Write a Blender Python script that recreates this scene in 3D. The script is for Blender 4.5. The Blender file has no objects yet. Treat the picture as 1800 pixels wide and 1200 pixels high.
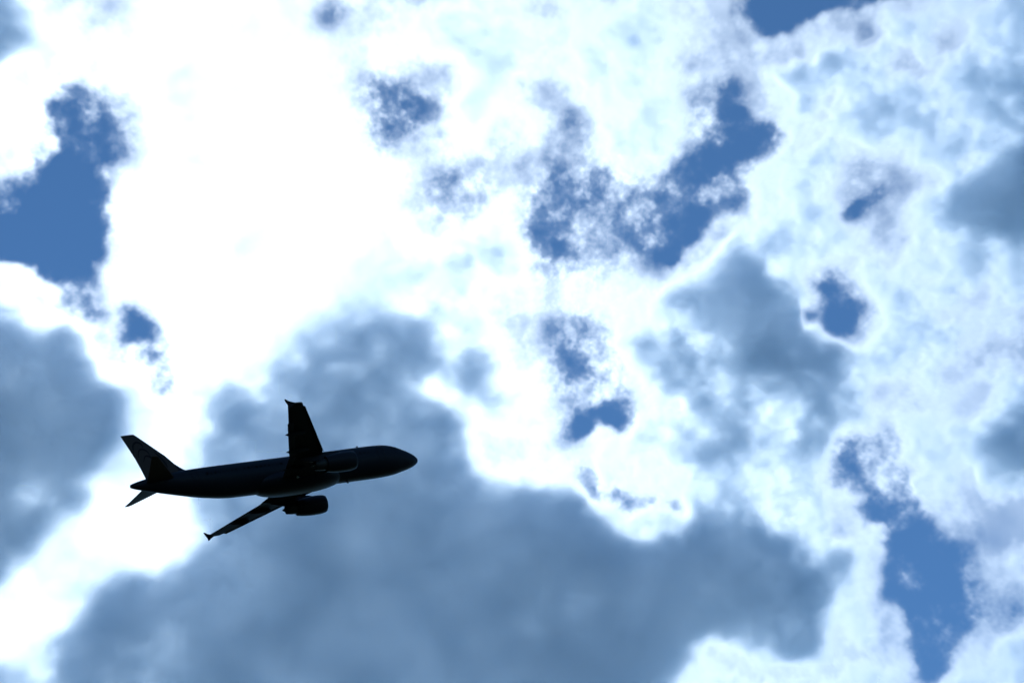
import bpy, bmesh, math
import numpy as np
from mathutils import Vector, Matrix

scene = bpy.context.scene
COL = scene.collection

# ------------------------------------------------------------------ camera
LENS, PXW, PXH = 85.0, 1800.0, 1200.0
FPX = PXW * LENS / 36.0
ELEV, ROLL = math.radians(40.0), math.radians(-7.0)
cam_data = bpy.data.cameras.new("camera")
cam_data.lens = LENS
cam_data.sensor_width = 36.0
cam_data.clip_end = 60000.0
cam = bpy.data.objects.new("camera", cam_data)
COL.objects.link(cam)
# columns: camera right, camera up, camera back, in world axes
fwd = Vector((0, math.cos(ELEV), math.sin(ELEV)))
right0 = Vector((1, 0, 0))
up0 = right0.cross(fwd)
right = right0 * math.cos(ROLL) + up0 * math.sin(ROLL)
up = up0 * math.cos(ROLL) - right0 * math.sin(ROLL)
CAM_ROT = Matrix((right, up, -fwd)).transposed()
EYE = Vector((0, 0, 1.7))
cam.matrix_world = Matrix.Translation(EYE) @ CAM_ROT.to_4x4()
scene.camera = cam


def ray(u, v):
    """World direction through a point of the 1800 x 1200 photograph."""
    return (CAM_ROT @ Vector(((u - PXW / 2) / FPX, -(v - PXH / 2) / FPX, -1.0))).normalized()


# ------------------------------------------------------------------ sky and sun
SUN_DIR = ray(300, 600)
SUN_EL = math.asin(SUN_DIR.z)
SUN_ROT = math.atan2(SUN_DIR.x, SUN_DIR.y)
world = bpy.data.worlds.new("World")
scene.world = world
world.use_nodes = True
wn = world.node_tree.nodes
sky = wn.new("ShaderNodeTexSky")
sky.sky_type = 'NISHITA'
sky.sun_disc = False
sky.sun_elevation = SUN_EL
sky.sun_rotation = SUN_ROT
sky.altitude = 1500
sky.air_density = 1.0
sky.dust_density = 0.0
sky.ozone_density = 7.0
bg = wn["Background"]
bg.inputs["Strength"].default_value = 0.094
hue = wn.new("ShaderNodeMix")            # the sky's own clear blue, a little less violet
hue.data_type = 'RGBA'
hue.blend_type = 'MULTIPLY'
hue.inputs["Factor"].default_value = 1.0
hue.inputs["B"].default_value = (0.80, 1.06, 1.10, 1.0)
world.node_tree.links.new(sky.outputs["Color"], hue.inputs["A"])
world.node_tree.links.new(hue.outputs["Result"], bg.inputs["Color"])

sun_data = bpy.data.lights.new("sun", 'SUN')
sun_data.energy = 2.35
sun_data.angle = math.radians(0.5)
sun_data.color = (1.0, 0.98, 0.95)
sun = bpy.data.objects.new("sun", sun_data)
COL.objects.link(sun)
sun.location = (0, -20, 60)
sun.rotation_euler = SUN_DIR.to_track_quat('Z', 'Y').to_euler()

scene.view_settings.view_transform = 'Standard'
scene.view_settings.look = 'None'
scene.view_settings.exposure = 0.0
scene.view_settings.gamma = 1.0
scene.render.engine = 'CYCLES'
cy = scene.cycles
cy.max_bounces = 12
cy.volume_bounces = 8
cy.volume_step_rate = 3.5
cy.volume_max_steps = 256
cy.use_denoising = True


# ------------------------------------------------------------------ helpers
def mat(name, base, rough=0.4, metal=0.0, coat=0.0, wear=0.0, spec=0.16):
    m = bpy.data.materials.new(name)
    m.use_nodes = True
    nt = m.node_tree
    b = nt.nodes["Principled BSDF"]
    b.inputs["Roughness"].default_value = rough
    b.inputs["Metallic"].default_value = metal
    b.inputs["Coat Weight"].default_value = coat
    b.inputs["Specular IOR Level"].default_value = spec
    tc = nt.nodes.new("ShaderNodeTexCoord")
    nz = nt.nodes.new("ShaderNodeTexNoise")
    nz.inputs["Scale"].default_value = 0.9
    nz.inputs["Detail"].default_value = 6
    mx = nt.nodes.new("ShaderNodeMix")
    mx.data_type = 'RGBA'
    k = 1.0 - wear
    mx.inputs["A"].default_value = (base[0] * k, base[1] * k, base[2] * k, 1)
    mx.inputs["B"].default_value = (base[0] * (1 + wear), base[1] * (1 + wear), base[2] * (1 + wear), 1)
    nt.links.new(tc.outputs["Object"], nz.inputs["Vector"])
    nt.links.new(nz.outputs["Fac"], mx.inputs["Factor"])
    nt.links.new(mx.outputs["Result"], b.inputs["Base Color"])
    return m


def link(name, bm, m, parent=None, smooth=True):
    me = bpy.data.meshes.new(name)
    bmesh.ops.recalc_face_normals(bm, faces=bm.faces)
    bm.to_mesh(me)
    bm.free()
    if smooth:
        me.polygons.foreach_set("use_smooth", [True] * len(me.polygons))
        me.set_sharp_from_angle(angle=math.radians(40))
    me.materials.append(m)
    o = bpy.data.objects.new(name, me)
    COL.objects.link(o)
    o.parent = parent
    return o


def loft(bm, rings, cap=True, closed=True):
    vs = [[bm.verts.new(p) for p in r] for r in rings]
    n = len(rings[0])
    for a, b in zip(vs, vs[1:]):
        for i in range(n if closed else n - 1):
            j = (i + 1) % n
            bm.faces.new((a[i], a[j], b[j], b[i]))
    if cap:
        bm.faces.new(vs[0][::-1])
        bm.faces.new(vs[-1])


def spline(keys, n):
    """Smooth (Catmull-Rom) rows of numbers through key rows, n steps per span."""
    K = np.array(keys, float)
    out = []
    for i in range(len(K) - 1):
        p0 = K[max(i - 1, 0)]
        p1, p2 = K[i], K[i + 1]
        p3 = K[min(i + 2, len(K) - 1)]
        h = (p2[0] - p1[0])
        m1 = (p2 - p0) / max(p2[0] - p0[0], 1e-6) * h
        m2 = (p3 - p1) / max(p3[0] - p1[0], 1e-6) * h
        for k in range(n):
            t = k / n
            out.append((2 * t**3 - 3 * t**2 + 1) * p1 + (t**3 - 2 * t**2 + t) * m1 + (-2 * t**3 + 3 * t**2) * p2 + (t**3 - t**2) * m2)
    out.append(K[-1])
    return out


# ------------------------------------------------------------------ ground
def build_ground():
    bm = bmesh.new()
    R = 30000.0
    rings = [0.0, 60, 200, 800, 3000, 10000, R]
    c = bm.verts.new((0, 0, 0))
    prev = None
    n = 48
    for r in rings[1:]:
        cur = [bm.verts.new((r * math.cos(2 * math.pi * i / n), r * math.sin(2 * math.pi * i / n), 0)) for i in range(n)]
        for i in range(n):
            j = (i + 1) % n
            if prev is None:
                bm.faces.new((c, cur[i], cur[j]))
            else:
                bm.faces.new((prev[i], cur[i], cur[j], prev[j]))
        prev = cur
    m = mat("grassland", (0.035, 0.05, 0.022), 0.95, wear=0.4)
    o = link("ground", bm, m, smooth=False)
    o["kind"] = "structure"
    return o


build_ground()

# ------------------------------------------------------------------ clouds
CLOUD_DIST = 1500.0
MARGIN = 1.36
NX, NY, NZ = 1000, 667, 62
HALF_DEPTH = 39.0
M_PER_PX = CLOUD_DIST / FPX
LX = PXW * MARGIN * M_PER_PX / 2
LY = LX * (NY - 1) / (NX - 1)

# Cloud cover over the bank, as outlines: (value, feather, outline). Values: below 0 open sky, 0.3 thin
# veil, 0.75 bright sheet, 2 and more a deep dark mass.
SHAPES = [
    # paler, broader sheet to the east
    (1.2, 120, [(1150, -300), (2300, -300), (2300, 1500), (1250, 1500), (1150, 700)]),
    (1.12, 50, [(230, -100), (510, -100), (620, 80), (610, 260), (730, 400), (760, 520), (660, 550), (560, 600), (430, 690), (310, 690), (300, 560), (210, 470), (240, 300)]),
    (1.85, 45, [(1150, 520), (1300, 420), (1480, 620), (1490, 760), (1460, 960), (1330, 890), (1180, 800), (1130, 650)]),
    (1.6, 50, [(1330, 70), (1900, 0), (1900, 450), (1640, 420), (1600, 260), (1420, 200), (1320, 160)]),
    (1.45, 50, [(1560, 450), (1900, 430), (1900, 1000), (1700, 960), (1630, 800), (1560, 600)]),
    # ---- deep masses
    (1.55, 30, [(440, 650), (520, 590), (680, 535), (800, 555), (870, 640), (880, 780), (780, 800), (480, 730)]),
    (2.30, 26, [(335, 815), (350, 775), (385, 715), (430, 695), (470, 715), (500, 690), (478, 655), (505, 622), (555, 645), (620, 612),
               (660, 565), (720, 572), (765, 590), (795, 625), (790, 680), (770, 720), (800, 750), (835, 800), (850, 850), (900, 862),
               (950, 842), (1010, 850), (1060, 905), (1110, 945), (1180, 950), (1225, 935), (1230, 885), (1280, 890), (1340, 925), (1400, 975),
               (1445, 1030), (1465, 1080), (1440, 1125), (1370, 1150), (1320, 1135), (1300, 1110), (1235, 1105), (1185, 1120), (1160, 1190), (1150, 1500),
               (60, 1500), (75, 1170), (85, 1110), (135, 1080), (185, 1045), (205, 1022), (275, 1015), (345, 1000), (368, 950), (345, 900),
               (335, 860)]),
    (2.70, 50, [(520, 800), (820, 860), (1000, 900), (1250, 960), (1420, 1060), (1180, 1100), (1130, 1400), (250, 1400), (300, 1130), (430, 960)]),
    (1.25, 22, [(330, 868), (420, 878), (415, 930), (375, 945), (345, 910)]),
    (2.50, 24, [(-400, 545), (0, 548), (30, 528), (48, 560), (70, 580), (112, 585), (150, 605), (180, 650), (205, 690), (215, 722),
               (200, 750), (180, 790), (170, 830), (148, 865), (118, 905), (62, 950), (22, 1000), (-10, 1030), (-400, 1100)]),
    (1.10, 22, [(30, 850), (85, 850), (90, 890), (40, 900)]),
    (1.90, 20, [(-200, -200), (20, -60), (50, 20), (72, 42), (25, 52), (5, 110), (-200, 200)]),
    (2.50, 26, [(1640, 350), (1690, 290), (1760, 255), (2200, 200), (2200, 420), (1740, 408), (1665, 385)]),
    (1.80, 24, [(1325, 75), (1420, 85), (1510, 70), (1530, 105), (1450, 135), (1335, 150)]),
    (1.70, 35, [(1530, 80), (1610, 75), (1640, 120), (1560, 130)]),
    (1.85, 45, [(1740, 50), (2100, 20), (2100, 240), (1780, 230), (1730, 130)]),
    (1.80, 45, [(1440, 170), (1680, 160), (1710, 250), (1600, 280), (1470, 220)]),
    (2.4, 30, [(1200, 495), (1260, 450), (1315, 432), (1350, 445), (1358, 485), (1378, 512), (1400, 562), (1440, 600), (1468, 640),
                (1462, 662), (1415, 650), (1380, 636), (1330, 650), (1285, 640), (1250, 600), (1200, 560)]),
    (1.60, 40, [(1180, 640), (1290, 640), (1300, 720), (1230, 740)]),
    (2.00, 40, [(1750, 640), (2100, 600), (2100, 900), (1770, 870), (1735, 760)]),
    (1.80, 40, [(1775, 430), (2100, 430), (2100, 600), (1780, 590)]),
    (1.65, 26, [(640, 440), (700, 425), (690, 470), (640, 495), (620, 480)]),
    (1.75, 30, [(790, 440), (880, 440), (880, 500), (800, 490)]),
    (1.80, 26, [(850, 355), (950, 345), (965, 420), (930, 460), (890, 420)]),
    (1.70, 30, [(1250, 720), (1420, 735), (1440, 790), (1300, 800)]),
    (1.75, 30, [(1640, 620), (1700, 520), (1720, 470), (1760, 470), (1720, 600), (1680, 660)]),
    (1.6, 40, [(1330, 860), (1460, 870), (1490, 950), (1400, 960)]),
    (1.90, 22, [(-100, 1120), (15, 1135), (50, 1170), (40, 1300), (-100, 1300)]),
    (1.1, 16, [(150, 880), (215, 760), (240, 690), (330, 690), (365, 700), (335, 780), (325, 870), (352, 920), (362, 955), (340, 992), (270, 1005),
                (200, 1012), (125, 1075), (72, 1115), (68, 1175), (20, 1165), (-80, 1150), (-80, 1060), (20, 1010), (70, 955)]),
    # ---- bright puffs in front of the deep mass
    (0.85, 14, [(1050, 868), (1085, 878), (1110, 892), (1150, 890), (1195, 920), (1222, 950), (1180, 936), (1125, 938), (1085, 915)]),
    (0.7, 14, [(735, 672), (758, 655), (790, 690), (835, 700), (860, 730), (850, 770), (815, 730), (780, 712), (745, 700)]),
    (0.8, 20, [(830, 780), (960, 730), (1000, 800), (950, 832), (900, 850), (858, 845)]),
    (0.8, 12, [(1450, 1040), (1490, 1010), (1500, 1100), (1470, 1140)]),
    (0.88, 10, [(1285, 40), (1272, 100), (1292, 150), (1330, 185), (1380, 205), (1350, 215), (1300, 200), (1270, 150), (1262, 90)]),
    (0.9, 22, [(1560, 270), (1640, 300), (1620, 360), (1570, 400), (1640, 420), (1760, 430), (1700, 445), (1540, 410), (1540, 330)]),
    (0.9, 20, [(1280, 820), (1345, 815), (1345, 855), (1290, 860)]),
    (0.85, 14, [(1512, 880), (1538, 935), (1550, 1000), (1545, 1050), (1595, 1100), (1606, 1180), (1560, 1190), (1540, 1100), (1500, 1000), (1490, 930)]),
    (0.9, 14, [(1225, 1108), (1255, 1115), (1245, 1200), (1190, 1200), (1205, 1140)]),
    (0.9, 24, [(1690, 560), (1740, 480), (1755, 520), (1720, 640), (1700, 760), (1650, 860), (1640, 780), (1680, 660)]),
    # ---- thin veils
    (0.3, 26, [(920, 300), (1000, 285), (1130, 305), (1190, 350), (1160, 470), (1105, 450), (1030, 500), (940, 490), (900, 400)]),
    (0.62, 22, [(750, 275), (840, 280), (870, 340), (850, 400), (760, 390)]),
    (0.4, 26, [(1130, 360), (1230, 400), (1330, 300), (1320, 380), (1230, 440), (1170, 480)]),
    (0.62, 24, [(1440, 745), (1600, 745), (1660, 880), (1720, 960), (1720, 1100), (1640, 1000), (1520, 880), (1440, 860)]),
    (0.62, 22, [(1470, 300), (1570, 300), (1570, 380), (1480, 390)]),
    (0.4, 20, [(100, 170), (250, 170), (260, 270), (180, 300), (60, 300), (70, 200)]),
    # ---- open sky
    (-0.6, 9, [(-400, 360), (0, 385), (40, 350), (60, 300), (85, 268), (100, 240), (78, 212), (92, 180), (125, 150), (150, 170), (150, 230),
               (135, 260), (165, 295), (188, 330), (205, 360), (212, 388), (195, 400), (190, 440), (168, 455), (150, 492), (125, 510),
               (100, 495), (78, 485), (50, 468), (38, 450), (0, 452), (-400, 470)]),
    (0.16, 12, [(140, 165), (178, 190), (235, 212), (245, 248), (222, 260), (180, 252), (150, 270), (135, 220)]),
    (0.5, 6, [(58, 232), (95, 240), (105, 270), (95, 282), (70, 262)]),
    (0.3, 12, [(-20, 318), (30, 310), (62, 330), (55, 370), (20, 392), (-20, 380)]),
    (0.28, 10, [(112, 530), (160, 515), (190, 528), (180, 556), (150, 550), (122, 556)]),
    (-0.2, 6, [(208, 535), (238, 548), (266, 592), (284, 618), (296, 660), (296, 692), (276, 688), (256, 652), (234, 612), (216, 575)]),
    (0.3, 12, [(50, 112), (82, 105), (82, 138), (58, 138)]),
    (0.33, 10, [(152, 115), (182, 110), (184, 134), (158, 136)]),
    (0.35, 10, [(270, 98), (298, 94), (292, 108), (268, 112)]),
    (0.38, 10, [(285, 295), (328, 300), (322, 322), (292, 318)]),
    (0.42, 12, [(545, -20), (600, -20), (590, 20), (555, 60), (535, 40)]),
    (0.27, 16, [(628, 150), (690, 130), (738, 160), (755, 195), (720, 225), (690, 268), (640, 262), (655, 200)]),
    (-0.1, 8, [(678, 188), (715, 190), (722, 206), (690, 222), (678, 208)]),
    (0.3, 8, [(758, 222), (782, 222), (780, 240), (762, 240)]),
    (0.5, 16, [(755, 305), (800, 285), (832, 300), (850, 345), (840, 395), (800, 350), (770, 365), (752, 345)]),
    (0.62, 18, [(940, 195), (1050, 190), (1060, 230), (1050, 290), (1000, 280), (960, 235)]),
    (0.42, 14, [(1100, 195), (1130, 200), (1120, 222), (1095, 215)]),
    (-0.05, 12, [(1012, 302), (1050, 300), (1090, 345), (1090, 385), (1062, 400), (1035, 385), (995, 382), (985, 355), (1010, 335)]),
    (-0.05, 12, [(945, 375), (1002, 388), (1015, 432), (992, 482), (972, 490), (952, 462)]),
    (0.24, 14, [(1060, 380), (1120, 350), (1130, 440), (1090, 420)]),
    (-0.5, 9, [(1274, 130), (1290, 160), (1310, 195), (1345, 210), (1380, 240), (1375, 262), (1335, 280), (1300, 310), (1270, 338), (1308, 345),
               (1300, 372), (1260, 385), (1238, 412), (1212, 432), (1200, 462), (1170, 475), (1165, 420), (1190, 370), (1205, 325), (1215, 290),
               (1236, 250), (1245, 210), (1260, 180)]),
    (0.06, 14, [(1125, 355), (1200, 330), (1200, 400), (1175, 470), (1135, 470), (1112, 410)]),
    (0.25, 10, [(1190, 350), (1260, 310), (1310, 350), (1250, 370)]),
    (0.28, 18, [(1225, 150), (1265, 130), (1262, 190), (1235, 245), (1225, 200)]),
    (-0.8, 9, [(1300, -300), (1600, -300), (1560, 0), (1545, 25), (1515, 38), (1490, 18), (1440, 22), (1418, 48), (1395, 55), (1375, 76),
               (1345, 65), (1320, 55), (1305, 28)]),
    (0.5, 8, [(1500, -8), (1530, -8), (1524, 20), (1506, 18)]),
    (-0.05, 14, [(1600, 5), (1650, 0), (1690, 45), (1675, 68), (1640, 52)]),
    (0.15, 8, [(1700, -40), (1760, -40), (1745, 6), (1720, 8)]),
    (-0.3, 4, [(1484, 374), (1500, 348), (1530, 334), (1560, 312), (1556, 334), (1532, 356), (1505, 374)]),
    (0.42, 14, [(1490, 265), (1535, 250), (1545, 300), (1500, 310)]),
    (0.6, 14, [(1400, 470), (1440, 455), (1500, 480), (1560, 560), (1520, 600), (1440, 580)]),
    (-0.15, 5, [(1428, 498), (1450, 486), (1460, 505), (1478, 512), (1470, 530), (1500, 532), (1522, 545), (1500, 556), (1480, 568), (1462, 552), (1448, 548), (1452, 528), (1438, 520)]),
    (0.2, 9, [(1375, 505), (1400, 515), (1425, 560), (1440, 600), (1420, 600), (1395, 545)]),
    (0.4, 18, [(1560, 660), (1640, 690), (1640, 730), (1580, 720)]),
    (0.3, 22, [(955, 540), (1060, 540), (1100, 620), (1110, 690), (1050, 700), (980, 700), (965, 620)]),
    (0.0, 8, [(1000, 560), (1034, 555), (1040, 590), (1020, 606), (1002, 592)]),
    (-0.8, 6, [(988, 778), (1008, 745), (1022, 712), (1055, 690), (1075, 680), (1096, 680), (1088, 705), (1102, 722), (1114, 745), (1100, 757),
               (1075, 745), (1050, 747), (1035, 762), (1010, 772)]),
    (-0.15, 5, [(1005, 822), (1060, 820), (1090, 846), (1120, 862), (1180, 878), (1220, 872), (1216, 906), (1180, 908), (1120, 892), (1080, 878),
                (1040, 862)]),
    (0.9, 8, [(1050, 872), (1085, 880), (1110, 894), (1150, 893), (1195, 922), (1225, 952), (1180, 940), (1125, 942), (1085, 918)]),
    (-0.4, 9, [(1448, 770), (1482, 758), (1502, 780), (1530, 792), (1562, 770), (1580, 780), (1576, 830), (1600, 870), (1612, 900), (1622, 930),
               (1650, 950), (1682, 980), (1676, 1010), (1692, 1040), (1702, 1070), (1702, 1100), (1692, 1130), (1668, 1165), (1650, 1182), (1620, 1190),
               (1610, 1130), (1598, 1090), (1575, 1060), (1550, 1035), (1546, 1000), (1554, 965), (1540, 930), (1534, 890), (1510, 870), (1485, 855),
               (1460, 862), (1450, 820)]),
    (0.6, 9, [(1505, 790), (1560, 790), (1570, 850), (1540, 850), (1515, 845)]),
    (0.5, 10, [(1560, 985), (1620, 985), (1640, 1020), (1590, 1020)]),
    (0.35, 9, [(1645, 1105), (1680, 1105), (1678, 1125), (1648, 1122)]),
    (0.2, 18, [(1640, 920), (1690, 930), (1700, 990), (1660, 980)]),
    (0.1, 14, [(1715, 1060), (1790, 1040), (1830, 1060), (1800, 1090), (1740, 1105), (1712, 1090)]),
    (0.92, 9, [(1584, 775), (1604, 862), (1620, 925), (1655, 943), (1690, 965), (1730, 930), (1690, 800), (1620, 735)]),
    (0.45, 8, [(1490, 800), (1530, 800), (1560, 850), (1545, 870), (1510, 850)]),
    (-0.1, 6, [(222, 560), (262, 585), (286, 625), (300, 668), (300, 700), (280, 700), (262, 662), (240, 620)]),
    (0.6, 6, [(228, 600), (285, 590), (290, 606), (236, 618)]),
    # ---- crisp heads of cloud against the open sky
    (0.95, 6, [(1283, 150), (1308, 192), (1345, 207), (1382, 238), (1378, 262), (1340, 282), (1400, 330), (1450, 250), (1400, 150), (1320, 120)]),
    (0.95, 6, [(1302, 32), (1322, 58), (1345, 68), (1375, 79), (1396, 58), (1420, 50), (1442, 24), (1490, 20), (1515, 42), (1545, 28), (1570, 60), (1400, 120), (1300, 95)]),
    (0.95, 6, [(1440, 862), (1487, 853), (1512, 868), (1536, 890), (1542, 930), (1556, 965), (1548, 1000), (1552, 1035), (1577, 1060), (1600, 1090), (1612, 1130),
               (1622, 1190), (1560, 1190), (1500, 1000)]),
    (0.98, 5, [(-60, 450), (0, 453), (38, 450), (50, 468), (78, 486), (100, 495), (122, 512), (110, 550), (0, 520), (-60, 500)]),
    (0.95, 6, [(1165, 478), (1200, 464), (1214, 434), (1240, 414), (1262, 388), (1300, 375), (1325, 400), (1240, 450), (1180, 500)]),
    (0.95, 6, [(985, 785), (1010, 770), (1035, 764), (1052, 749), (1076, 748), (1100, 760), (1115, 750), (1120, 800), (1050, 810), (1000, 815)]),
]

CALM = [
    [(230, -100), (510, -100), (600, 80), (590, 260), (700, 420), (740, 500), (640, 540), (540, 590), (430, 680), (330, 690), (310, 560), (220, 470), (240, 300)],
    [(150, 880), (215, 760), (240, 690), (330, 690), (365, 700), (335, 780), (325, 870), (352, 920), (362, 955), (340, 992), (270, 1005),
     (200, 1012), (125, 1075), (72, 1115), (68, 1175), (20, 1165), (-80, 1150), (-80, 1060), (20, 1010), (70, 955)],
]


def blur(a, sx):
    """Gaussian blur by FFT, reflecting at the borders."""
    p = int(min(4 * sx + 2, 200))
    b = np.pad(a, p, mode='edge')
    fy = np.fft.fftfreq(b.shape[0])[:, None]
    fx = np.fft.rfftfreq(b.shape[1])[None]
    g = np.exp(-2 * (math.pi * sx) ** 2 * (fx**2 + fy**2))
    return np.fft.irfft2(np.fft.rfft2(b) * g, b.shape)[p:-p, p:-p]


def fractal(seed, beta, low):
    """Random fractal field over the map, zero mean and unit spread; low = longest wave in cells."""
    rng = np.random.default_rng(seed)
    n = 2048
    fy = np.fft.fftfreq(n)[:, None]
    fx = np.fft.rfftfreq(n)[None]
    k = np.sqrt(fx**2 + fy**2)
    k0 = 1.0 / low
    amp = 1.0 / (k0**2 + k**2) ** (beta / 2)
    amp[0, 0] = 0
    w = np.fft.rfft2(rng.standard_normal((n, n)))
    a = np.fft.irfft2(w * amp, (n, n))[:NY, :NX]
    return (a - a.mean()) / a.std()


def inside(poly, U, V):
    r = np.zeros(U.shape, bool)
    n = len(poly)
    for i in range(n):
        x1, y1 = poly[i]
        x2, y2 = poly[(i + 1) % n]
        if y1 == y2:
            continue
        c = (y1 > V) != (y2 > V)
        r ^= c & (U < (x2 - x1) * (V - y1) / (y2 - y1) + x1)
    return r


def cloud_cover():
    cell = PXW * MARGIN / (NX - 1)                      # photo pixels per map cell
    u = PXW / 2 + (np.arange(NX) - (NX - 1) / 2) * cell
    v = PXH / 2 - (np.arange(NY) - (NY - 1) / 2) * cell  # row 0 is the lower border
    U, V = np.meshgrid(u, v)
    # ragged outlines: look the shapes up through a wandering grid
    wu = fractal(1, 1.75, 60) * 10 + fractal(3, 1.45, 20) * 5.0
    wv = fractal(2, 1.75, 60) * 10 + fractal(4, 1.45, 20) * 5.0
    H = np.full(U.shape, 0.98)
    for val, feather, poly in SHAPES:
        if val < 0.2:
            soft, k = feather * 2.1, 1.0
        elif val > 1.9:
            soft, k = feather * 0.7, 1.3
        else:
            soft, k = feather * 1.1, 1.0
        m = blur(inside(poly, U + wu * k, V + wv * k).astype(float), soft / cell)
        H = H * (1 - m) + val * m
    n1 = fractal(7, 1.95, 120)      # turbulence of every size, the large dominating
    n2 = fractal(8, 1.55, 40)
    n4 = fractal(10, 2.2, 180)
    bil = np.zeros(U.shape)        # rounded heads parted by creases
    for q, (low, a) in enumerate(((150, 1.0), (75, 0.6), (36, 0.34), (17, 0.17), (8, 0.09))):
        bil += a * np.abs(fractal(20 + q, 3.6, low * 0.6))
    bil = (bil - bil.mean()) / bil.std()
    amp = np.interp(H, [-0.8, -0.4, 0.0, 0.4, 0.7, 0.95, 1.4, 2.0, 2.6], [0.30, 0.33, 0.32, 0.28, 0.23, 0.19, 0.26, 0.30, 0.07])
    broad = np.interp(H, [0.3, 0.9, 1.3, 2.5], [0.0, 0.05, 0.24, 0.05])
    puff = np.interp(H, [0.6, 1.0, 1.4, 2.0, 2.6], [0.0, 0.06, 0.13, 0.20, 0.05])
    calm = np.zeros(U.shape)       # even, unbroken sheet
    for poly in CALM:
        calm = np.maximum(calm, blur(inside(poly, U + wu, V + wv).astype(float), 30 / cell))
    quiet = 1 - 0.6 * calm
    amp, broad, puff = amp * quiet, broad * quiet, puff * quiet
    T = H + amp * (0.95 * n1 + np.interp(H, [0.5, 1.0, 1.6, 2.2], [0.5, 0.16, 0.2, 0.3]) * n2) + broad * n4 - puff * bil
    closed = np.interp(H, [0.98, 1.1], [0.0, 1.0])    # closed cloud stays closed
    level = 0.66 + 0.12 * np.logaddexp(0.0, (T - 0.66) / 0.12)
    return T * (1 - closed) + level * closed


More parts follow.
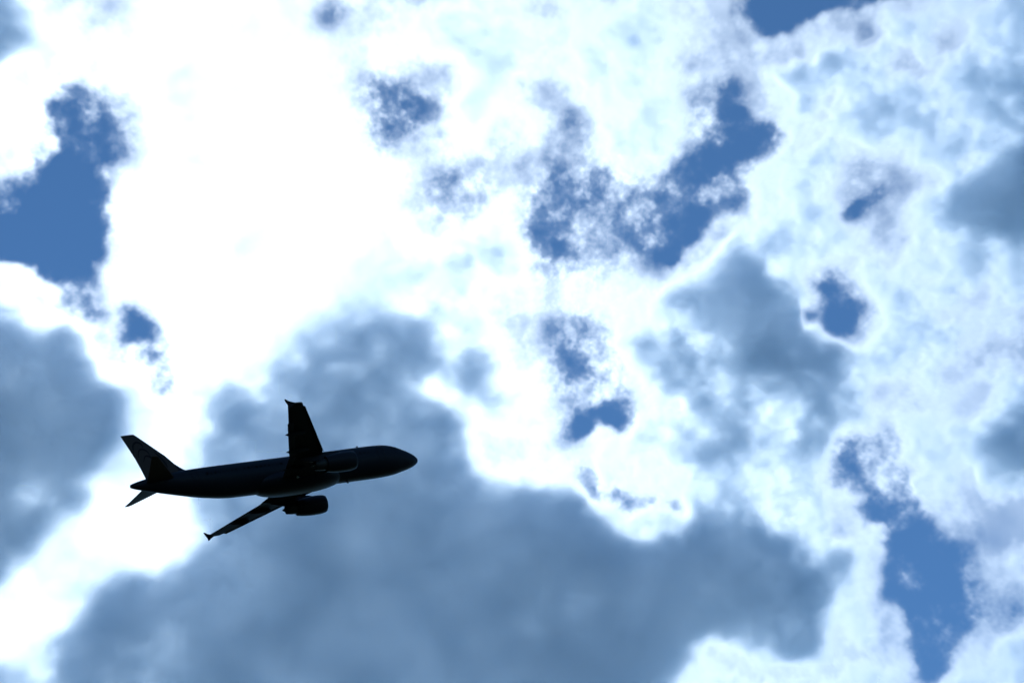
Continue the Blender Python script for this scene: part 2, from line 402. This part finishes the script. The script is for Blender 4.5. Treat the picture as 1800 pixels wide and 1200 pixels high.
def build_clouds():
    H = cloud_cover()
    # depth of the cloud either side of its middle, and how rich in droplets it is
    half = np.interp(H, [-1, -0.6, -0.35, 0.0, 0.4, 0.75, 1.0, 1.5, 2.0, 2.5, 3], [-10, -3, 0.0, 2.25, 4, 5, 6.75, 12.5, 19, 24, 26])
    rich = np.interp(H, [-0.5, -0.2, 0.0, 0.3, 0.55, 0.85], [0.012, 0.04, 0.09, 0.28, 0.6, 1.0])
    x = np.linspace(-LX, LX, NX)
    y = np.linspace(-LY, LY, NY)
    X, Y = np.meshgrid(x, y)
    me = bpy.data.meshes.new("clouds")
    co = np.zeros((NX * NY, 3), np.float32)
    co[:, 0] = X.ravel()
    co[:, 1] = Y.ravel()
    me.vertices.add(NX * NY)
    me.vertices.foreach_set("co", co.ravel())
    a = me.attributes.new("half_depth", 'FLOAT', 'POINT')
    a.data.foreach_set("value", half.astype(np.float32).ravel())
    a = me.attributes.new("richness", 'FLOAT', 'POINT')
    a.data.foreach_set("value", rich.astype(np.float32).ravel())
    o = bpy.data.objects.new("clouds", me)
    COL.objects.link(o)
    o.matrix_world = Matrix.Translation(EYE + fwd * CLOUD_DIST) @ CAM_ROT.to_4x4()
    o["kind"] = "stuff"

    m = bpy.data.materials.new("cloud_vapour")
    m.use_nodes = True
    nt = m.node_tree
    nt.nodes.clear()
    out = nt.nodes.new("ShaderNodeOutputMaterial")
    pv = nt.nodes.new("ShaderNodeVolumePrincipled")
    pv.inputs["Color"].default_value = (0.805, 0.917, 1.0, 1)  # blue of the air in front of the clouds, put into their colour
    pv.inputs["Density"].default_value = 0.15
    pv.inputs["Anisotropy"].default_value = 0.7
    nt.links.new(pv.outputs["Volume"], out.inputs["Volume"])
    me.materials.append(m)

    g = bpy.data.node_groups.new("cloud_bank", 'GeometryNodeTree')
    g.interface.new_socket("Geometry", in_out='INPUT', socket_type='NodeSocketGeometry')
    g.interface.new_socket("Geometry", in_out='OUTPUT', socket_type='NodeSocketGeometry')
    N, L = g.nodes, g.links
    gi, go = N.new("NodeGroupInput"), N.new("NodeGroupOutput")
    pos = N.new("GeometryNodeInputPosition")
    sep = N.new("ShaderNodeSeparateXYZ")
    L.new(pos.outputs[0], sep.inputs[0])

    def M(op, a, b=None, c=None):
        n = N.new("ShaderNodeMath")
        n.operation = op
        for i, s in enumerate((a, b, c)):
            if s is None:
                continue
            if isinstance(s, (int, float)):
                n.inputs[i].default_value = s
            else:
                L.new(s, n.inputs[i])
        return n.outputs[0]

    ix = M('ROUND', M('MULTIPLY', M('ADD', sep.outputs['X'], LX), (NX - 1) / (2 * LX)))
    iy = M('ROUND', M('MULTIPLY', M('ADD', sep.outputs['Y'], LY), (NY - 1) / (2 * LY)))
    ff = N.new("FunctionNodeFloatToInt")
    L.new(M('MULTIPLY_ADD', iy, NX, ix), ff.inputs[0])
    def column(name):
        at = N.new("GeometryNodeInputNamedAttribute")
        at.data_type = 'FLOAT'
        at.inputs["Name"].default_value = name
        si = N.new("GeometryNodeSampleIndex")
        si.data_type = 'FLOAT'
        si.domain = 'POINT'
        L.new(gi.outputs[0], si.inputs["Geometry"])
        L.new(at.outputs["Attribute"], si.inputs["Value"])
        L.new(ff.outputs[0], si.inputs["Index"])
        return si.outputs["Value"]

    half_s = column("half_depth")
    rich_s = column("richness")

    nz = N.new("ShaderNodeTexNoise")
    nz.noise_dimensions = '3D'
    L.new(pos.outputs[0], nz.inputs["Vector"])
    nz.inputs["Scale"].default_value = 1 / 48.0
    nz.inputs["Detail"].default_value = 4
    nz.inputs["Roughness"].default_value = 0.45
    n3 = M('SUBTRACT', nz.outputs["Fac"], 0.5)
    # deeper cloud heaps up in taller lumps
    lump = M('MULTIPLY_ADD', M('MAXIMUM', half_s, 0.0), 0.35, M('MULTIPLY_ADD', rich_s, 5.0, 1.2))
    edge = M('SUBTRACT', M('MULTIPLY_ADD', n3, lump, half_s), M('ABSOLUTE', sep.outputs['Z']))
    d = M('MINIMUM', M('MAXIMUM', M("DIVIDE", edge, 7.0), 0.0), 1.0)
    d = M('MULTIPLY', d, rich_s)
    vc = N.new("GeometryNodeVolumeCube")
    L.new(d, vc.inputs["Density"])
    vc.inputs["Min"].default_value = (-LX, -LY, -HALF_DEPTH)
    vc.inputs["Max"].default_value = (LX, LY, HALF_DEPTH)
    vc.inputs["Resolution X"].default_value = NX
    vc.inputs["Resolution Y"].default_value = NY
    vc.inputs["Resolution Z"].default_value = NZ
    sm = N.new("GeometryNodeSetMaterial")
    sm.inputs["Material"].default_value = m
    L.new(vc.outputs[0], sm.inputs[0])
    L.new(sm.outputs[0], go.inputs[0])
    md = o.modifiers.new("cloud_bank", 'NODES')
    md.node_group = g
    return o


build_clouds()

# ------------------------------------------------------------------ airliner
# Body axes: x forward (nose tip at 0), y to port, z up, metres. The root Empty sits at x = -18.
X0 = 18.0
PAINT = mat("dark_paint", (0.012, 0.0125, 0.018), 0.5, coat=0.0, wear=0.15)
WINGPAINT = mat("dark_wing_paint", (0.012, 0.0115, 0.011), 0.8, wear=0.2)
FINPAINT = mat("brown_fin_paint", (0.058, 0.038, 0.031), 0.6, wear=0.15)
EMBLEM = mat("red_emblem_paint", (0.014, 0.008, 0.009), 0.6, wear=0.1)
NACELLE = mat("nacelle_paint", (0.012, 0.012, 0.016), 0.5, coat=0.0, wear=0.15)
STEEL = mat("dull_steel", (0.05, 0.046, 0.042), 0.55, metal=0.6, wear=0.2)
GLASS = mat("dark_window_glass", (0.010, 0.011, 0.014), 0.35, wear=0.05)
SEAM = mat("dark_seam", (0.015, 0.015, 0.018), 0.6, wear=0.1)
HIGHLIGHT = mat("pale_highlight", (0.6, 0.6, 0.58), 0.2, wear=0.05)  # pale colour for the highlight painted at the wing root

root = bpy.data.objects.new("airliner", None)
COL.objects.link(root)
root["label"] = "dark twin-engine airliner climbing to the right against bright backlit clouds"
root["category"] = "airplane"
R_CV = Matrix(((0.8717475022731421, -0.37195861235674477, -0.3189092080423249),
               (-0.09424099507948452, 0.5114450962333663, -0.8541326292709295),
               (0.4808065381491464, 0.7746423072828436, 0.41079723543440005)))
T_CV = Vector((-27.732881220860527, 16.131122793014345, 294.97459662676863))
FLIP = Matrix(((1, 0, 0), (0, -1, 0), (0, 0, -1)))
root.matrix_world = Matrix.Translation(EYE + CAM_ROT @ (FLIP @ T_CV)) @ (CAM_ROT @ FLIP @ R_CV).to_4x4()


def P(x, y, z):
    return Vector((x + X0, y, z))


FUS = spline([(0.0, -0.55, 0.03, 0.03), (0.12, -0.54, 0.31, 0.30), (0.5, -0.49, 0.66, 0.62), (1.0, -0.42, 0.96, 0.91), (1.7, -0.32, 1.25, 1.21),
              (2.5, -0.19, 1.49, 1.51), (3.3, -0.09, 1.68, 1.78), (4.3, -0.02, 1.85, 1.97), (5.5, 0.0, 1.95, 2.05), (6.8, 0.0, 1.975, 2.07),
              (12, 0, 1.975, 2.07), (18, 0, 1.975, 2.07), (24.5, 0.0, 1.975, 2.07), (26.5, 0.06, 1.94, 2.01), (29, 0.26, 1.78, 1.81),
              (31, 0.47, 1.53, 1.57), (33, 0.67, 1.20, 1.27), (35, 0.83, 0.82, 0.90), (36.5, 0.92, 0.50, 0.55), (37.25, 0.95, 0.30, 0.34), (37.5, 0.96, 0.21, 0.24)], 5)
FUS = np.array(FUS)


def fus_at(s):
    return [np.interp(s, FUS[:, 0], FUS[:, i]) for i in (1, 2, 3)]


def skin(s, ang, off=0.0):
    """Point on the fuselage skin: s metres aft of the nose, ang up from the starboard horizontal."""
    zc, ry, rz = fus_at(s)
    return P(-s, -(ry + off) * math.cos(ang), zc + (rz + off) * math.sin(ang))


def patch(name, s0, s1, a0, a1, m, parent, off=0.012, side=-1, ns=3, na=4, slant=0.0, hole=None):
    """A thin raised panel that follows the fuselage skin."""
    bm = bmesh.new()
    g = []
    for i in range(ns + 1):
        row = []
        for j in range(na + 1):
            a = a0 + (a1 - a0) * j / na
            s = s0 + (s1 - s0) * i / ns + slant * (j / na)
            p = skin(s, a, off)
            if side > 0:
                p.y = -p.y
            row.append(p)
        g.append(row)
    vs = [[bm.verts.new(p) for p in r] for r in g]
    for i in range(ns):
        for j in range(na):
            bm.faces.new((vs[i][j], vs[i + 1][j], vs[i + 1][j + 1], vs[i][j + 1]))
    ext = bmesh.ops.solidify(bm, geom=bm.faces[:], thickness=-0.02)
    return link(name, bm, m, parent)


def tube_path(bm, pts, r, n=6):
    """A thin tube along points."""
    rings = []
    for i, p in enumerate(pts):
        t = (pts[min(i + 1, len(pts) - 1)] - pts[max(i - 1, 0)]).normalized()
        a = t.orthogonal().normalized()
        if i:
            a = (prev - t * prev.dot(t)).normalized()
        prev = a
        b = t.cross(a)
        rings.append([p + (a * math.cos(2 * math.pi * k / n) + b * math.sin(2 * math.pi * k / n)) * r for k in range(n)])
    loft(bm, rings)


# fuselage
bm = bmesh.new()
NS = 56
loft(bm, [[P(-s, ry * math.cos(2 * math.pi * k / NS), zc + rz * math.sin(2 * math.pi * k / NS)) for k in range(NS)] for s, zc, ry, rz in FUS])
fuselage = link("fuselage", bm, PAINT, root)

# belly fairing
bm = bmesh.new()
loft(bm, [[P(-s, ry * math.cos(2 * math.pi * k / 40), zc + rz * math.sin(2 * math.pi * k / 40)) for k in range(40)] for s, zc, ry, rz in
          spline([(10.9, -1.25, 0.9, 0.62), (12.0, -1.25, 1.65, 0.98), (13.5, -1.25, 2.08, 1.22), (15.5, -1.25, 2.22, 1.38), (18, -1.25, 2.24, 1.42),
                  (20.2, -1.25, 2.12, 1.30), (21.5, -1.25, 1.75, 1.02), (22.5, -1.2, 1.0, 0.72)], 5)])
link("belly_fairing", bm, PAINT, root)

# cockpit glazing, three panes a side
for side in (-1, 1):
    for s0, s1, a0, a1, sl in ((1.75, 2.55, 0.62, 1.15, 0.45), (2.35, 3.05, 0.46, 0.83, 0.30), (3.10, 3.75, 0.36, 0.66, 0.22)):
        patch("cockpit_window", s0, s1, a0, a1, GLASS, fuselage, side=side, slant=sl)
# cabin windows
proto_win = {}
for side in (-1, 1):
    for k in range(41):
        s = 7.1 + k * 0.533
        if k in (19, 21):
            continue
        if side not in proto_win:
            proto_win[side] = patch("cabin_window", s, s + 0.23, 0.19, 0.35, GLASS, fuselage, side=side, ns=1, na=2)
            base_s = s
        else:
            w = proto_win[side].copy()
            COL.objects.link(w)
            w.parent = fuselage
            w.location = (-(s - base_s), 0, 0)
# doors, drawn by their dark seams
for side in (-1, 1):
    for s0, wd, a0, a1 in ((5.1, 0.82, -0.42, 0.55), (29.6, 0.76, -0.28, 0.62)):
        bm = bmesh.new()
        loop = []
        for k in range(9):
            loop.append(skin(s0, a0 + (a1 - a0) * k / 8, 0.004))
        for k in range(9):
            loop.append(skin(s0 + wd, a1 + (a0 - a1) * k / 8, 0.004))
        loop.append(loop[0].copy())
        if side > 0:
            for p in loop:
                p.y = -p.y
        tube_path(bm, loop, 0.03, 5)
        link("cabin_door", bm, SEAM, fuselage)
# blade aerials above and below
for s, sg, h in ((7.35, 1, 0.42), (10.1, -1, 0.34), (14.0, 1, 0.3)):
    bm = bmesh.new()
    zc, ry, rz = fus_at(s)
    z0 = zc + sg * (rz - 0.03)
    loft(bm, [[P(-s - 0.0 - q, t, z0 + sg * hh) for q, t in ((0, 0), (0.1 * sc, 0.03), (0.38 * sc, 0.0), (0.1 * sc, -0.03))] for hh, sc in ((0, 1), (h, 0.55))])
    link("aerial", bm, PAINT, fuselage, smooth=False)
# tail cone exhaust
bm = bmesh.new()
loft(bm, [[P(-s, r * math.cos(k * math.pi / 8), 0.96 + r * 1.1 * math.sin(k * math.pi / 8)) for k in range(16)] for s, r in ((37.42, 0.215), (37.6, 0.2), (37.6, 0.14), (37.45, 0.13))])
link("exhaust", bm, STEEL, fuselage)

# ---- wings
AF = [(0, 0), (0.008, 0.17), (0.03, 0.3), (0.08, 0.42), (0.16, 0.5), (0.28, 0.55), (0.42, 0.54), (0.58, 0.46), (0.74, 0.32), (0.88, 0.16), (1.0, 0.02)]
AF_RING = [(c, t) for c, t in AF] + [(c, -t * 0.82) for c, t in AF[:0:-1]]


def wing_le(y):
    return -13.0 + (-21.1 + 13.0) * (y - 2.0) / 15.03


def wing_te(y):
    return -19.3 - 0.3 * (y - 2) / 4.4 if y < 6.4 else -19.6 + (-22.95 + 19.6) * (y - 6.4) / 10.63


def wing_z(y):
    return -1.3 + 2.04 * (y - 2.0) / 15.0


def section(y, le, te, z, tc, twist=0.0):
    c = le - te
    return [P(le - q * c, y, z + t * tc * c - (q - 0.4) * c * twist) for q, t in AF_RING]


def build_wing(sd):
    bm = bmesh.new()
    ys = [0.3, 2.0, 3.4, 4.9, 6.4, 8.5, 10.6, 12.8, 15, 16.4, 17.03]
    loft(bm, [section(sd * y, wing_le(y), wing_te(y), wing_z(y), np.interp(y, [0, 6.4, 17], [0.145, 0.118, 0.105]), np.interp(y, [2, 17], [0.05, 0.0])) for y in ys])
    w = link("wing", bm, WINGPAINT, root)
    # slats let down ahead of the leading edge
    for y0, y1 in ((2.75, 4.9), (6.75, 16.45)):
        bm = bmesh.new()
        rings = []
        for k in range(9):
            y = y0 + (y1 - y0) * k / 8
            c = (wing_le(y) - wing_te(y)) * 0.11 + 0.18
            le, z = wing_le(y) + 0.20, wing_z(y) - 0.17
            prof = [(0, 0), (0.06, 0.10), (0.25, 0.2), (0.6, 0.28), (1.0, 0.30), (0.62, 0.2), (0.3, 0.05), (0.14, -0.10), (0.04, -0.08)]
            rings.append([P(le - q * c, sd * y, z + t * c) for q, t in prof])
        loft(bm, rings)
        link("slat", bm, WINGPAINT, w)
    # flaps set for take-off
    for y0, y1 in ((2.3, 6.3), (6.5, 13.4)):
        bm = bmesh.new()
        rings = []
        for k in range(7):
            y = y0 + (y1 - y0) * k / 6
            c = 0.16 * (wing_le(y) - wing_te(y)) + 0.35
            te = wing_te(y) - 0.20
            z = wing_z(y) - 0.10
            rings.append([P(te + c - q * c, sd * y, z + t * 0.11 * c - q * c * 0.2) for q, t in AF_RING])
        loft(bm, rings)
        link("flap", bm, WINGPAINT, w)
    # flap track fairings
    for y, ln in ((4.2, 3.0), (7.87, 3.1), (11.5, 2.7)):
        bm = bmesh.new()
        te = wing_te(y)
        rings = []
        for q, r in ((0, 0.02), (0.06, 0.12), (0.2, 0.21), (0.45, 0.26), (0.7, 0.22), (0.9, 0.11), (1.0, 0.015)):
            zc = wing_z(y) - 0.36 - 0.10 * q
            rings.append([P(te - 0.62 + ln - q * ln, sd * y + r * 0.8 * math.cos(k * math.pi / 6), zc + r * 1.25 * math.sin(k * math.pi / 6)) for k in range(12)])
        loft(bm, rings)
        link("flap_track_fairing", bm, WINGPAINT, w)
    # wingtip fence: arrow-shaped plate
    bm = bmesh.new()
    out = [(-21.7, 0.0), (-22.2, 0.12), (-22.75, 0.34), (-23.1, 0.62), (-23.22, 0.60), (-23.1, 0.18), (-23.0, -0.05), (-22.88, -0.36), (-22.92, -0.56), (-22.78, -0.54), (-22.4, -0.28), (-22.0, -0.08)]
    zt = wing_z(17.03)
    rings = []
    for dy in (-0.05, 0.05):
        rings.append([P(x, sd * (17.06 + dy + 0.10 * abs(z)), zt + z) for x, z in out])
    loft(bm, rings)
    link("wingtip_fence", bm, WINGPAINT, w, smooth=False)
    # small pale ball painted as a faint highlight, starboard wing root only
    bm = bmesh.new()
    bmesh.ops.create_icosphere(bm, subdivisions=2, radius=0.16, matrix=Matrix.Translation(P(-17.6, sd * 2.35, wing_z(2.35) - 0.5)))
    if sd < 0:
        link("painted_highlight", bm, HIGHLIGHT, w)
    else:
        bm.free()
    return w


for sd in (-1, 1):
    build_wing(sd)


# ---- engines
def build_engine(sd):
    yc, zc = sd * 5.75, -2.12
    tilt = 0.02

    def ring(x, r, n=36, dz=0.0, ry=1.0):
        return [P(x, yc + r * ry * math.cos(2 * math.pi * k / n), zc + dz + (x + 13) * tilt + r * math.sin(2 * math.pi * k / n)) for k in range(n)]
    bm = bmesh.new()
    prof = [(-12.5, 0.80), (-11.8, 0.84), (-11.42, 0.89), (-11.30, 0.95), (-11.28, 1.0), (-11.34, 1.06), (-11.6, 1.13), (-12.1, 1.185), (-12.9, 1.205),
            (-13.7, 1.17), (-14.5, 1.08), (-15.15, 0.955), (-15.17, 0.925), (-14.4, 0.9)]
    loft(bm, [ring(x, r) for x, r in prof], cap=False)
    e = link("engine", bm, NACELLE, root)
    bm = bmesh.new()
    loft(bm, [ring(x, r) for x, r in ((-14.2, 0.72), (-15.2, 0.71), (-15.9, 0.66), (-16.55, 0.58), (-16.6, 0.55), (-16.1, 0.5))], cap=False)
    link("exhaust_nozzle", bm, STEEL, e)
    bm = bmesh.new()
    loft(bm, [ring(x, r, 24) for x, r in ((-15.9, 0.36), (-16.5, 0.3), (-16.95, 0.16), (-17.15, 0.02))])
    link("exhaust_cone", bm, STEEL, e)
    # fan: disc of blades and a spinner
    bm = bmesh.new()
    for k in range(24):
        a0 = 2 * math.pi * k / 24
        a1 = a0 + 0.2
        q = [(0.25, a0, 0), (0.81, a0 + 0.02, 0.0), (0.81, a1 + 0.06, -0.18), (0.25, a1, -0.10)]
        vs = [bm.verts.new(P(-12.15 + dx, yc + r * math.cos(a), zc + 0.017 + r * math.sin(a))) for r, a, dx in q]
        bm.faces.new(vs)
    bmesh.ops.solidify(bm, geom=bm.faces[:], thickness=0.02)
    link("fan", bm, STEEL, e)
    bm = bmesh.new()
    loft(bm, [ring(x, r, 24) for x, r in ((-11.75, 0.01), (-11.85, 0.12), (-12.05, 0.22), (-12.35, 0.28))])
    link("spinner", bm, NACELLE, e)
    # pylon from the nacelle up to the wing
    bm = bmesh.new()
    rings = []
    for x, zb, ztp, hw in ((-12.4, -1.06, -0.92, 0.05), (-13.1, -1.1, -0.74, 0.16), (-14.2, -1.3, -0.6, 0.2), (-15.2, -1.55, -0.62, 0.21), (-16.2, -1.7, -0.72, 0.2), (-17.4, -1.5, -0.9, 0.14), (-18.4, -1.1, -0.95, 0.04)):
        rings.append([P(x, yc + hw, zb), P(x, yc + hw, ztp), P(x, yc, ztp + 0.04), P(x, yc - hw, ztp), P(x, yc - hw, zb), P(x, yc, zb - 0.04)])
    loft(bm, rings)
    link("pylon", bm, NACELLE, e)


for sd in (-1, 1):
    build_engine(sd)

# ---- vertical fin
bm = bmesh.new()
FINP = [(1.6, -32.0, -35.55), (2.2, -32.0, -35.62), (3.2, -31.55, -35.72), (4.4, -32.32, -35.98), (6.1, -33.87, -36.5), (7.45, -35.1, -36.95), (7.74, -35.45, -37.05)]


def fin_section(z, le, te):
    c = le - te
    return [P(le - q * c, t * 0.085 * c, z) for q, t in [(c2, t2) for c2, t2 in AF] + [(c2, -t2) for c2, t2 in AF[:0:-1]]]


loft(bm, [fin_section(z, le, te) for z, le, te in ((1.2, -30.4, -35.4), (1.9, -30.9, -35.52), (2.5, -31.05, -35.63), (3.12, -31.38, -35.75), (4.41, -32.31, -36.05), (6.1, -33.87, -36.55), (7.5, -35.15, -37.0), (7.74, -35.42, -37.08))])
fin = link("vertical_fin", bm, FINPAINT, root)
# dorsal fillet ahead of the fin
bm = bmesh.new()
rings = []
for x, zt, hw in ((-29.7, 1.9, 0.02), (-30.1, 2.12, 0.08), (-30.5, 2.34, 0.12), (-30.9, 2.66, 0.15), (-31.3, 3.08, 0.17), (-31.9, 3.3, 0.17)):
    rings.append([P(x, hw, 1.5), P(x, hw * 0.8, zt - 0.2), P(x, 0, zt), P(x, -hw * 0.8, zt - 0.2), P(x, -hw, 1.5)])
loft(bm, rings)
link("dorsal_fillet", bm, PAINT, fin)
# emblem: sweeping painted arcs on both faces of the fin
for side in (-1, 1):
    bm = bmesh.new()
    for pts, w in (([(-36.05, 5.3), (-35.9, 6.2), (-35.45, 6.6), (-34.9, 6.35), (-34.75, 5.8)], 0.13),
                   ([(-35.65, 4.6), (-35.4, 5.4), (-34.9, 5.6), (-34.4, 5.2), (-34.2, 4.6)], 0.12),
                   ([(-35.2, 3.9), (-34.8, 4.6), (-34.3, 4.5), (-33.9, 4.0), (-33.7, 3.5)], 0.12),
                   ([(-33.6, 5.1), (-33.0, 4.2), (-32.6, 3.3), (-32.5, 2.7)], 0.14)):
        sp = spline([(i, a, b) for i, (a, b) in enumerate(pts)], 6)
        L0, L1 = [], []
        for i, (_, a, b) in enumerate(sp):
            d = np.array(sp[min(i + 1, len(sp) - 1)][1:]) - np.array(sp[max(i - 1, 0)][1:])
            nrm = np.array((-d[1], d[0])) / (np.linalg.norm(d) + 1e-6)
            ww = w * math.sin(math.pi * min(max((i + 0.6) / len(sp), 0.08), 0.92))
            for lst, sg in ((L0, 1), (L1, -1)):
                xx, zz = a + nrm[0] * ww * sg, b + nrm[1] * ww * sg
                le = np.interp(zz, [1.9, 2.5, 3.12, 4.41, 6.1, 7.5], [-30.9, -31.05, -31.38, -32.31, -33.87, -35.15])
                te = np.interp(zz, [1.9, 2.5, 3.12, 4.41, 6.1, 7.5], [-35.52, -35.63, -35.75, -36.05, -36.55, -37.0])
                c = le - te
                q = (le - xx) / c
                t = np.interp(q, [a2 for a2, _ in AF], [b2 for _, b2 in AF]) * 0.085 * c + 0.02
                lst.append(bm.verts.new(P(xx, side * t, zz)))
        for i in range(len(sp) - 1):
            bm.faces.new((L0[i], L0[i + 1], L1[i + 1], L1[i]))
    link("tail_emblem", bm, EMBLEM, fin)

# ---- tailplanes
for sd in (-1, 1):
    bm = bmesh.new()
    rings = []
    for y, le, te in ((0.2, -31.75, -35.75), (1.45, -32.6, -35.85), (3.0, -33.62, -36.05), (5.0, -34.92, -36.33), (6.2, -35.72, -36.52), (6.42, -36.0, -36.6)):
        rings.append(section(sd * y, le, te, 0.78 + 0.1 * y, 0.1))
    loft(bm, rings)
    link("tailplane", bm, FINPAINT, root)
